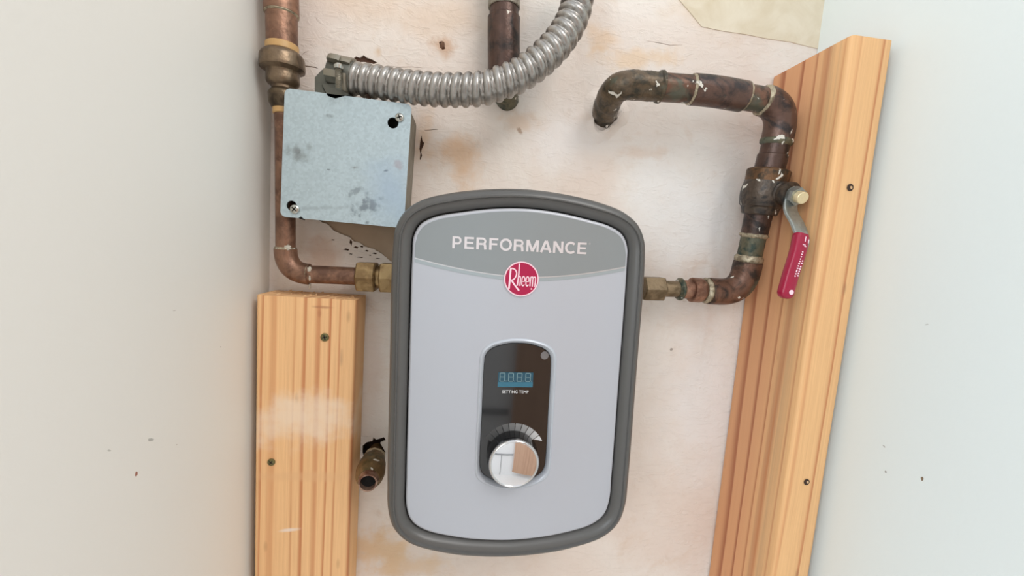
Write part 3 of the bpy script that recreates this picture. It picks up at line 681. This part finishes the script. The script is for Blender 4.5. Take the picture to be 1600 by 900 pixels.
# ------------------------------------------------------------------ junction box
jb = empty('junction_box', at(540, 240, 0), 'galvanised square junction box with a loose blank cover, upper left of the heater', 'junction box')
pa, pb, pc_, pd_ = at(441, 139, .040), at(641, 167, .040), at(441, 342, .040), at(632, 358, .040)
bx0, bx1, bz0, bz1 = -0.1567, -0.0545, 0.0100, 0.1145
tilt = -0.020
def jx(x, y, d):
    cx, cz = (bx0 + bx1) / 2, (bz0 + bz1) / 2; a = tilt
    return Vector((cx + (x - cx) * math.cos(a) - (y - cz) * math.sin(a), -d, cz + (x - cx) * math.sin(a) + (y - cz) * math.cos(a)))
bm = bmesh.new(); o_ = rrect(bx0 + .001, bz0 + .001, bx1 - .0005, bz1 - .001, 0.006, 4); i_ = rrect(bx0 + .003, bz0 + .003, bx1 - .0025, bz1 - .003, 0.005, 4)
# ko: side walls
plate(bm, o_, [i_], jx, 0.0003, 0.0385); plate(bm, i_, [], jx, 0.0002, 0.0015); obj('body', bm, M['box_steel'], jb)
def junproj(px, py, p):
    v = at(px, py, p); cx, cz = (bx0 + bx1) / 2, (bz0 + bz1) / 2; x, z = v.x - cx, v.z - cz; a = -tilt
    return cx + x * math.cos(a) - z * math.sin(a), cz + x * math.sin(a) + z * math.cos(a)
hx, hz = junproj(614, 192, .040); sx, sz = junproj(624.5, 184, .040); lx, lz = junproj(456, 322, .040)
s2x, s2z = junproj(461, 327, .040)
outl = rrect(bx0, bz0, bx1, bz1, 0.0045, 6)
# lower-left slot open to the lower edge: cut the corner with a notch
slot = circle(lx - .0002, lz + .0003, 0.0042, 18)
bm = bmesh.new(); plate(bm, outl, [circle(hx, hz, 0.0046, 24), slot], jx, 0.0386, 0.0400); obj('cover', bm, M['galv'], jb, label='bluish galvanised blank cover with keyhole', angle=30)
for (x, z, r, a) in ((sx, sz, 0.0037, 0.4), (s2x, s2z, 0.0038, 0.9)):
    screw_head('cover_screw', jx(x, z, 0.0403), r, jb, M['screw'], ang=a, h=0.002)
# open end of the slot, a dark diagonal nick in the cover's lower edge
q0 = junproj(470, 338, .0402); q1 = junproj(477, 344, .0402); q2 = junproj(463, 333, .0402); q3 = junproj(466, 341, .0402)
bm = bmesh.new()
plate(bm, [q0, q1, (q1[0] - .0008, q1[1] - .0002), q3], [], jx, 0.0399, 0.0401); obj('slot_nick', bm, M['dark'], jb)

# ------------------------------------------------------------------ flexible conduit and its connector
cp = [(536, 120, .030), (557, 124, .031), (593, 129, .034), (647, 137, .040), (700, 141, .046), (753, 138.5, .052), (793, 126, .055), (820, 112.5, .056), (847, 92, .056), (868, 71, .055), (884, 49, .053), (895, 27, .051), (901, 6, .049), (905, -30, .046), (906, -80, .042)]
CP = resample(smooth_path([at(*p) for p in cp], 14), 0.00055)
fr = frames(CP); bm = bmesh.new(); seg = 40; prev = None; s_acc = 0; R0 = 0.0118; pitch = 0.0088
def prof(u):
    u %= 1.0
    if u < 0.66: return 0.0021 * math.sin(math.pi * u / 0.66) ** 0.45
    return 0.0007 * math.sin(math.pi * (u - 0.66) / 0.34) ** 2 - 0.0004
for i, (p, (t, u, v)) in enumerate(zip(CP, fr)):
    if i: s_acc += (CP[i] - CP[i - 1]).length
    ring = []
    for k in range(seg):
        a = 2 * math.pi * k / seg; r = R0 + prof(s_acc / pitch + k / seg); ring.append(bm.verts.new(p + (u * math.cos(a) + v * math.sin(a)) * r))
    if prev: ring_faces(bm, prev, ring)
    prev = ring
obj('flexible_conduit', bm, M['steel'], None, 'spiral aluminium flexible conduit curving from the junction box to the top', 'conduit', angle=60, origin=at(557, 124, .031))

cn = empty('conduit_connector', at(520, 140, .02), 'grey cast squeeze connector gripping the conduit on top of the junction box', 'connector')
def sil(pts, p0, p1, bev, name, mat, parent, pref=None):
    """solid with a side outline given where it shows, between two distances from the wall"""
    pr_ = pref or (p0 + p1) / 2; o2 = [(at(x, y, pr_).x, at(x, y, pr_).z) for x, y in pts]
    bm = bmesh.new(); plate(bm, o2, [], lambda x, y, d: Vector((x, -d, y)), p0, p1)
    bmesh.ops.dissolve_limit(bm, angle_limit=0.02, verts=bm.verts, edges=bm.edges)
    bmesh.ops.bevel(bm, geom=[e for e in bm.edges if len(e.link_faces) == 2 and e.calc_face_angle(0) > 0.6], offset=bev, segments=2, profile=0.5, affect='EDGES')
    return obj(name, bm, mat, parent, angle=30)
def hull(name, levels, mat, parent):
    """convex casting: outlines at several distances from the wall, wrapped in one skin"""
    bm = bmesh.new()
    for p, pts in levels:
        for x, y in pts:
            v = at(x, y, levels[-1][0]); bm.verts.new((v.x, -p, v.z))
    r = bmesh.ops.convex_hull(bm, input=bm.verts); bmesh.ops.delete(bm, geom=[g for g in r['geom_interior'] if isinstance(g, bmesh.types.BMVert)], context='VERTS')
    return obj(name, bm, mat, parent, angle=28)
hull('body', [(0.012, [(489, 118), (500, 106), (512, 101), (536, 99), (538, 150), (489, 156)]), (0.034, [(489, 118), (500, 106), (512, 101), (536, 99), (538, 150), (489, 156)]), (0.038, [(492, 121), (504, 110), (514, 106), (534, 105), (536, 148), (492, 153)])], M['cast'], cn)
hull('wedge', [(0.030, [(497, 130), (530, 130), (556, 152), (520, 158), (500, 150)]), (0.040, [(503, 131), (524, 131), (545, 148), (524, 154), (512, 150)])], M['cast'], cn)
e0 = CP[0]; dirc = (CP[12] - CP[0]).normalized()
bm = bmesh.new(); sweep(bm, resample([e0 - dirc * 0.010, e0 + dirc * 0.0125], 0.003), [0.0152] + [0.0160] * 6 + [0.0160], 36) if False else sweep(bm, [e0 - dirc * 0.010, e0 - dirc * 0.008, e0 + dirc * 0.009, e0 + dirc * 0.0105], [0.0128, 0.0138, 0.0140, 0.0130], 40)
obj('clamp_barrel', bm, M['cast'], cn)
def band(name, a0, a1, r, off, wid, mat, thick=0.0022):
    """part of a hoop round the barrel, from angle a0 to a1 measured about the conduit's axis"""
    bm = bmesh.new(); t = dirc; u = (Vector((0, -1, 0)) - t * Vector((0, -1, 0)).dot(t)).normalized(); v = t.cross(u); v = -v if v.z < 0 else v; K = 18; rings = []
    for k in range(K + 1):
        a = math.radians(a0 + (a1 - a0) * k / K); dd = u * math.cos(a) + v * math.sin(a); c = e0 + t * off
        rings.append([bm.verts.new(c + dd * (r + q) + t * w_) for q, w_ in ((0, -wid), (thick * .8, -wid), (thick, -wid * .6), (thick, wid * .6), (thick * .8, wid), (0, wid))])
    for A, B_ in zip(rings, rings[1:]): ring_faces(bm, A, B_)
    bm.faces.new(rings[0]); bm.faces.new(rings[-1]); return obj(name, bm, mat, cn)
band('upper_jaw', 28, 130, 0.0138, 0.0022, 0.0070, M['cast_light'])
band('upper_lug', 22, 40, 0.0140, -0.0035, 0.0050, M['cast_light'], 0.0045)
band('lower_jaw', -8, -120, 0.0138, 0.0060, 0.0024, M['cast_light'], 0.0030)
band('lower_lug', -6, -22, 0.0140, -0.0030, 0.0060, M['cast_light'], 0.0045)
ca, cb = at(529, 106, .0490), at(529, 139, .0490)
bm = bmesh.new(); P_ = resample([ca, cb], 0.0003); sweep(bm, P_, [0.0024 + 0.0003 * math.sin(i * 1.6) for i in range(len(P_))], 18)
sc = obj('clamp_screw', bm, M['cast_light'], cn)
bm = bmesh.new(); lathe(bm, ca, ca - cb, [(-0.001, 0.0036), (0.0015, 0.0038), (0.003, 0.0026)], 20); obj('screw_head', bm, M['screw'], sc)
bm = bmesh.new(); c_ = at(576, 151, .034); box(bm, c_ - Vector((.0018, .0015, .0035)), c_ + Vector((.0018, .0015, .0045)), 0.0003); obj('locknut_tab', bm, M['cavity_brown'], cn)

# ------------------------------------------------------------------ water heater
HC = Vector((0.0485, 0, -0.111)); HA = math.radians(1.4)
def H(x, y, d):
    """heater frame, millimetres; d measured from the wall; the front is slightly bowed"""
    if d > 70: d = d - 2.6 * (x / 90) ** 2 + 0.6
    x, y, d = x / 1000, y / 1000, d / 1000
    return Vector((HC.x + x * math.cos(HA) - y * math.sin(HA), -d, HC.z + x * math.sin(HA) + y * math.cos(HA)))
def Hflat(x, y, d):
    x, y, d = x / 1000, y / 1000, d / 1000
    return Vector((HC.x + x * math.cos(HA) - y * math.sin(HA), -d, HC.z + x * math.sin(HA) + y * math.cos(HA)))
def closed(half, n=9):
    """mirror a half outline (top centre round to bottom centre, x >= 0) into a smooth closed loop"""
    m = [(-x, y) for x, y in half[1:-1]][::-1]; P = list(half) + m; N = len(P); out = []
    for i in range(N):
        a, b, c, d = (Vector(P[(i + k) % N]) for k in (-1, 0, 1, 2))
        ab, bc, cd_ = max(1e-6, (b - a).length ** .5), max(1e-6, (c - b).length ** .5), max(1e-6, (d - c).length ** .5)
        m1 = ((b - a) / ab - (c - a) / (ab + bc) + (c - b) / bc) * bc; m2 = ((c - b) / bc - (d - b) / (bc + cd_) + (d - c) / cd_) * bc
        for k in range(n):
            t = k / n; q = b * (2 * t ** 3 - 3 * t * t + 1) + m1 * (t ** 3 - 2 * t * t + t) + c * (-2 * t ** 3 + 3 * t * t) + m2 * (t ** 3 - t * t); out.append((q.x, q.y))
    return out
OUT = closed([(0, 157.8), (30, 156), (60, 151.2), (82, 144.4), (95, 135), (102, 122), (104.2, 104), (105, 0), (105.2, -92), (104.4, -113), (99.4, -130), (86, -143.8), (55, -154.6), (28, -158.8), (0, -160.2)])
INN = closed([(0, 142.8), (26, 141.2), (52, 137), (72, 132.4), (83.4, 126), (88.6, 116), (89.4, 103), (90, 0), (90.2, -86), (89.6, -112), (85.2, -124.8), (74, -133.2), (45, -140.4), (24, -143), (0, -144.2)])
SUR = closed([(0, 36.2), (8, 35.8), (17, 33.8), (25, 30.6), (29.6, 26.4), (31.8, 21), (32.2, 14), (32.4, -30), (32.4, -74), (31.8, -81), (29, -86.6), (23.6, -90.2), (14, -93.8), (7, -95), (0, -95.4)])
WIN = closed([(0, 32), (8, 31.6), (15, 30), (21.4, 27.6), (25.6, 24), (27.6, 20), (28.2, 14), (28.4, -30), (28.4, -72), (27.6, -78), (25.4, -82.4), (21, -86), (12, -89.8), (6, -91), (0, -91.4)])
def loft(bm, loops, xf=H, cap=False):
    prev = None
    for pts, d in loops:
        R = [bm.verts.new(xf(x, y, d)) for x, y in pts]
        if prev: ring_faces(bm, prev, R)
        prev = R
    if cap: bm.faces.new(prev)
    return prev
mixl = lambda A, B_, t: [(a[0] * (1 - t) + b[0] * t, a[1] * (1 - t) + b[1] * t) for a, b in zip(A, B_)]
heater = empty('water_heater', Hflat(0, -160, 0), 'silver tankless electric water heater with grey surround, crimson round badge and chrome dial', 'water heater')
bm = bmesh.new(); BODY = [(x * 0.985, y * 0.99) for x, y in OUT]; loft(bm, [(BODY, 1), (BODY, 66)], Hflat, True); obj('casing', bm, M['body_plastic'], heater, label='pale rear casing')
bm = bmesh.new()
loft(bm, [(mixl(OUT, INN, t), d) for t, d in ((.10, 52), (0.0, 54), (0.0, 72), (0.02, 76), (0.08, 80), (0.18, 82.6), (0.32, 84.2), (0.42, 84.6), (0.46, 86.6), (0.50, 86.6), (0.54, 84.6), (0.70, 83.8), (0.85, 81.6), (0.95, 79.2), (0.985, 78), (0.985, 68))], Hflat)
obj('surround', bm, M['bezel'], heater, label='grey rubber surround', angle=50)
bm = bmesh.new(); P1 = [(x * .988, y * .992) for x, y in INN]; P2 = [(x * .972, y * .980) for x, y in INN]
loops = [(P1, 72), (P1, 80), (mixl(P1, P2, .35), 81.2), (P2, 81.6)]
loft(bm, loops); obj('panel_lip', bm, M['panel_edge'], heater, label='pale panel rim', angle=50)
bm = bmesh.new(); loops = [(mixl(P2, SUR, t), 81.6) for t in [k / 14 for k in range(15)]]
loft(bm, loops); pan = obj('front_panel', bm, M['panel'], heater, label='satin silver front panel', angle=50)
bm = bmesh.new(); loft(bm, [(SUR, 81.6), (mixl(SUR, WIN, .15), 82.4), (mixl(SUR, WIN, .4), 82.8), (mixl(SUR, WIN, .7), 81.8), (mixl(SUR, WIN, 1), 79.6), (WIN, 78)]); obj('window_surround', bm, M['lip_soft'], pan, angle=50)
# control window
bm = bmesh.new(); loft(bm, [(WIN, 78.4), (mixl(WIN, [(0, -30)] * len(WIN), .012), 79.2)] + [(mixl(WIN, [(0, -30)] * len(WIN), k / 6), 79.2) for k in range(1, 6)], Hflat, True)
bmesh.ops.translate(bm, verts=bm.verts, vec=(0, -0.0004, 0)); cw = obj('control_window', bm, M['gloss_black'], heater, label='gloss black control window')
def solid(name, outline, d0, d1, mat, parent, xf=H, label=None):
    bm = bmesh.new(); plate(bm, outline, [], xf, d0, d1); return obj(name, bm, mat, parent, label=label, angle=30)
# upper grey band
def band_y(x): return 87.2 + 12.2 * (abs(x) / 88) ** 1.7
up_o = [p for p in P2 if p[1] > 99 and True]
up_o = sorted([p for p in [(x * .993, y * .994) for x, y in P2] if p[1] > 101], key=lambda p: p[0])
top = up_o; xe = up_o[-1][0]
low = [(x, band_y(x)) for x in [xe - 2 * xe * k / 48 for k in range(49)]]
# band built in vertical strips so that it follows the bowed panel
def strip(name, xs, lo, hi, d, mat, parent, label=None):
    bm = bmesh.new(); A = [bm.verts.new(H(x, lo(x), d)) for x in xs]; B_ = [bm.verts.new(H(x, hi(x), d)) for x in xs]
    A0 = [bm.verts.new(H(x, lo(x), d - .4)) for x in xs]; B0 = [bm.verts.new(H(x, hi(x), d - .4)) for x in xs]
    for i in range(len(xs) - 1):
        bm.faces.new((A[i], A[i + 1], B_[i + 1], B_[i])); bm.faces.new((A0[i], A[i], A[i + 1], A0[i + 1]) if 0 else (A0[i], A0[i + 1], A[i + 1], A[i])); bm.faces.new((B0[i], B0[i + 1], B_[i + 1], B_[i]))
    return obj(name, bm, mat, parent, label=label)
def top_y(x):
    for a, b in zip(top, top[1:]):
        if a[0] <= x <= b[0]: return a[1] + (b[1] - a[1]) * (x - a[0]) / max(1e-6, b[0] - a[0])
    return top[0][1]
xm = min(-top[0][0], xe) - 0.05; xs = [-xm + 2 * xm * k / 90 for k in range(91)]
strip('grey_band', xs, band_y, lambda x: max(band_y(x) + .2, top_y(x)), 81.95, M['band'], pan, 'grey curved title band')
strip('band_line', xs, lambda x: band_y(x) - .9, band_y, 82.05, M['band_line'], pan)
strip('lower_line', xs, lambda x: band_y(x) - 3.6, lambda x: band_y(x) - .9, 81.9, M['band_low'], pan)
# lettering
def text(name, s, x0, y0, width, height, mat, parent, d, off=0.0, thick=0.25, spacing=1.0, xf=H):
    cu = bpy.data.curves.new('lettering', 'FONT'); cu.body = s; cu.offset = off; cu.resolution_u = 4; cu.space_character = spacing
    o = bpy.data.objects.new('lettering', cu); C.objects.link(o)
    dg = bpy.context.evaluated_depsgraph_get(); me = bpy.data.meshes.new_from_object(o.evaluated_get(dg)); C.objects.unlink(o); bpy.data.objects.remove(o)
    bm = bmesh.new(); bm.from_mesh(me); bpy.data.meshes.remove(me)
    xs_ = [v.co.x for v in bm.verts]; ys_ = [v.co.y for v in bm.verts]; ax, bx_, ay, by = min(xs_), max(xs_), min(ys_), max(ys_)
    g = bmesh.ops.extrude_face_region(bm, geom=list(bm.faces)); ex = {v for v in g['geom'] if isinstance(v, bmesh.types.BMVert)}
    for v in bm.verts:
        X = x0 + (v.co.x - ax) / (bx_ - ax) * width; Y = y0 + (v.co.y - ay) / (by - ay) * height; v.co = xf(X, Y, d + (thick if v in ex else 0))
    return obj(name, bm, mat, parent, smooth=False)
bm = bmesh.new(); plate(bm, circle(54.2, 116.4, 0.7, 12), [circle(54.2, 116.4, 0.45, 12)], H, 81.9, 82.1); obj('trade_mark', bm, M['band_line'], pan)
# badge
bc = (-1.0, 85.4)
bd = solid('badge', circle(*bc, 14.1, 56), 81.6, 83.0, M['logo_pink'], heater, label='round crimson maker\'s badge with pale rim')
solid('badge_field', circle(*bc, 13.1, 56), 82.5, 83.2, M['logo_red'], bd)
U = 28.2 / 720
def stroke(bm, pts, w_, sm_=True, d=83.25, k=U, org=(580, 470), ctr=bc, kx_=None):
    """a printed line of even width with mitred corners"""
    P = [Vector((ctr[0] + (x - org[0]) * (kx_ or k), ctr[1] - (y - org[1]) * k, 0)) for x, y in pts]
    if sm_ and len(P) > 2: P = smooth_path(P, 5)
    W_ = w_ * k / 2; Lf, Rt = [], []
    for j in range(len(P)):
        a = (P[j] - P[j - 1]).normalized() if j else (P[1] - P[0]).normalized()
        b = (P[j + 1] - P[j]).normalized() if j < len(P) - 1 else a
        t = (a + b).normalized(); m = W_ / max(0.35, t.dot(a)); nn_ = Vector((-t.y, t.x, 0)) * m
        Lf.append(P[j] + nn_); Rt.append(P[j] - nn_)
    A = [bm.verts.new(H(v.x, v.y, d)) for v in Lf]; B_ = [bm.verts.new(H(v.x, v.y, d)) for v in Rt]
    A0 = [bm.verts.new(H(v.x, v.y, d - .2)) for v in Lf]; B0 = [bm.verts.new(H(v.x, v.y, d - .2)) for v in Rt]
    for j in range(len(P) - 1):
        bm.faces.new((A[j], A[j + 1], B_[j + 1], B_[j])); bm.faces.new((A0[j], A0[j + 1], A[j + 1], A[j])); bm.faces.new((B_[j], B_[j + 1], B0[j + 1], B0[j]))
    bm.faces.new((A[0], B_[0], B0[0], A0[0])); bm.faces.new((A[-1], B_[-1], B0[-1], A0[-1]))
bm = bmesh.new()
stroke(bm, [(348, 258), (340, 480), (330, 680)], 36)
stroke(bm, [(345, 262), (395, 264), (445, 290), (472, 350), (462, 415), (425, 475), (365, 508)], 26)
stroke(bm, [(372, 500), (450, 605), (540, 712)], 34)
stroke(bm, [(522, 152), (516, 400), (497, 610)], 28)
stroke(bm, [(506, 470), (522, 428), (545, 420), (557, 450), (552, 612)], 24)
for o_x in (0, 86):
    stroke(bm, [(590 + o_x, 520), (620 + o_x, 519), (650 + o_x, 518)], 16)
    stroke(bm, [(650 + o_x, 520), (648 + o_x, 450), (622 + o_x, 416), (596 + o_x, 448), (588 + o_x, 520), (594 + o_x, 585), (618 + o_x, 610), (645 + o_x, 582)], 22)
stroke(bm, [(770, 418), (765, 516), (762, 614)], 24)
stroke(bm, [(768, 470), (780, 428), (800, 418), (816, 445), (812, 618)], 22)
stroke(bm, [(816, 470), (830, 430), (852, 420), (872, 450), (864, 626)], 22)
stroke(bm, [(786, 662), (795, 652), (806, 662), (806, 674), (795, 682), (786, 672), (786, 662)], 8)
obj('badge_lettering', bm, M['logo_pink'], bd, smooth=False)

# title in bold block capitals; cap height 100 units, y up
def arc(cx, cy, rx, ry, a0, a1, n=14): return [(cx + rx * math.cos(math.radians(a0 + (a1 - a0) * k / n)), cy + ry * math.sin(math.radians(a0 + (a1 - a0) * k / n))) for k in range(n + 1)]
bowl = [(14, 91.5)] + arc(50, 66.5, 21, 25, 90, -90) + [(14, 41.5)]
GLYPH = {'P': (93, [([(18, 0), (18, 100)], 21), (bowl, 17)]),
 'E': (93, [([(18, 0), (18, 100)], 21), ([(10, 91.5), (82, 91.5)], 17), ([(10, 51.5), (77, 51.5)], 16), ([(10, 8.5), (84, 8.5)], 17)]),
 'R': (100, [([(18, 0), (18, 100)], 21), ([(14, 91.5)] + arc(55, 69, 22, 22.5, 90, -90) + [(14, 46.5)], 17), (arc(58, 32, 18, 14, 90, 10, 6) + [(77, 16), (80, 0)], 20)]),
 'F': (85, [([(18, 0), (18, 100)], 21), ([(10, 91.5), (78, 91.5)], 17), ([(10, 49), (71, 49)], 17)]),
 'O': (108, [(arc(54, 50, 38.5, 43, 90, 450, 40), 19.5)]),
 'M': (116, [([(17, 0), (17, 100)], 19), ([(99, 0), (99, 100)], 19), ([(21, 99), (58, 4)], 21), ([(95, 99), (58, 4)], 21)]),
 'A': (100, [([(12, 0), (48, 100)], 21), ([(88, 0), (52, 100)], 21), ([(26, 29), (74, 29)], 16)]),
 'N': (100, [([(18, 0), (18, 100)], 20), ([(82, 0), (82, 100)], 20), ([(20, 97), (80, 3)], 22)]),
 'C': (100, [(arc(53, 50, 38, 43, 42, 318, 34), 19.5)])}
bm = bmesh.new(); adv = 0; word = 'PERFORMANCE'; tot = sum(GLYPH[c][0] for c in word) - 16; kx2 = 109.0 / tot; ky2 = 0.094
for ch in word:
    for pts, wd in GLYPH[ch][1]:
        stroke(bm, [(adv - 8 + x, -y) for x, y in pts], wd, False, 82.2, ky2, (0, 0), (-57.2, 107.6), kx2)
    adv += GLYPH[ch][0]
obj('title_lettering', bm, M['foil'], pan, smooth=False)

# display
solid('display', rrect(-16, -5.9, 13.6, 6.8, .3, 2), 79.4, 80.0, M['lcd'], cw, Hflat)
solid('display_edge', rrect(-16, -5.9, 13.6, -1.6, .3, 2), 79.9, 80.1, M['lcd_low'], cw, Hflat)
bm = bmesh.new()
def seg_(x0, y0, x1, y1, w_=0.55):
    a, b = Vector((x0, y0)), Vector((x1, y1)); t = (b - a).normalized(); nn_ = Vector((-t.y, t.x)) * w_ / 2
    a += t * .15; b -= t * .15
    bm.faces.new([bm.verts.new(Hflat(v.x, v.y, 80.15)) for v in (a + nn_, a - nn_, b - nn_, b + nn_)])
for k in range(4):
    x, y0, y1, y2, wd = -14.4 + k * 7.2, -0.9, 2.6, 6.2, 4.0
    seg_(x, y2, x + wd, y2); seg_(x, y1, x + wd, y1); seg_(x, y0, x + wd, y0)
    for xx in (x, x + wd): seg_(xx, y0, xx, y1); seg_(xx, y1, xx, y2)
    seg_(x + wd + 1.2, y0 - .3, x + wd + 1.2, y0 + .7, .8)
obj('digit_segments', bm, M['lcd_seg'], cw, smooth=False)
text('display_lettering', 'SETTING TEMP', -12.0, -11.3, 22.3, 2.5, M['white_print'], cw, 79.6, 0.008, 0.2, spacing=1.05, xf=Hflat)
solid('round_sensor', circle(22.4, 21.6, 3.4, 28), 79.5, 79.75, M['dot'], cw, Hflat)
# dial scale: ticks round the knob, fading from dark to bright
kc = (-1.0, -65.8); N_ = 10
for k in range(N_):
    a0 = math.radians(147 - k * (147 - 25) / N_); a1 = math.radians(147 - (k + 1) * (147 - 25) / N_ + 1.4)
    ro0 = ro1 = 28.3; ri0, ri1 = 21.4, 21.4
    if k == N_ - 1: ri1 = 27.6; ri0 = 22.5
    pts = [(kc[0] + r * math.cos(a), kc[1] + r * math.sin(a)) for r, a in ((ri0, a0), (ro0, a0), (ro0, (a0 + a1) / 2), (ro1, a1), (ri1, a1), ((ri0 + ri1) / 2, (a0 + a1) / 2))]
    g = int(66 + 150 * (k / (N_ - 1)) ** 1.4)
    solid('scale_tick', pts, 79.5, 79.75, plain('scale_print', (g, g, g), 0.35, 0, 0), cw, Hflat)
# knob
kb = Hflat(-1.0, -65.8, 79.4); kx = (0, -1, 0)
bm = bmesh.new(); lathe(bm, kb, kx, [(0, 0.0216), (0.001, 0.0219), (0.0125, 0.0207), (0.0128, 0.0203)], 72); kn = obj('knob', bm, M['knob_black'], heater, label='round temperature knob')
bm = bmesh.new(); lathe(bm, kb, kx, [(0.0126, 0.0204), (0.0138, 0.0208), (0.0150, 0.0207), (0.0160, 0.0199), (0.0162, 0.0192), (0.0156, 0.0186)], 72, ncap=False); obj('knob_rim', bm, M['ring_chrome'], kn, label='satin chrome rim')
bm = bmesh.new(); lathe(bm, kb, kx, [(0.0150, 0.0188)] + [(0.0156 + 0.0010 * (1 - (r / 18.6) ** 2), r / 1000) for r in (18.6, 17, 15, 12, 9, 6, 3, 0.6)], 72); obj('knob_cap', bm, M['chrome'], kn, label='mirror chrome cap')
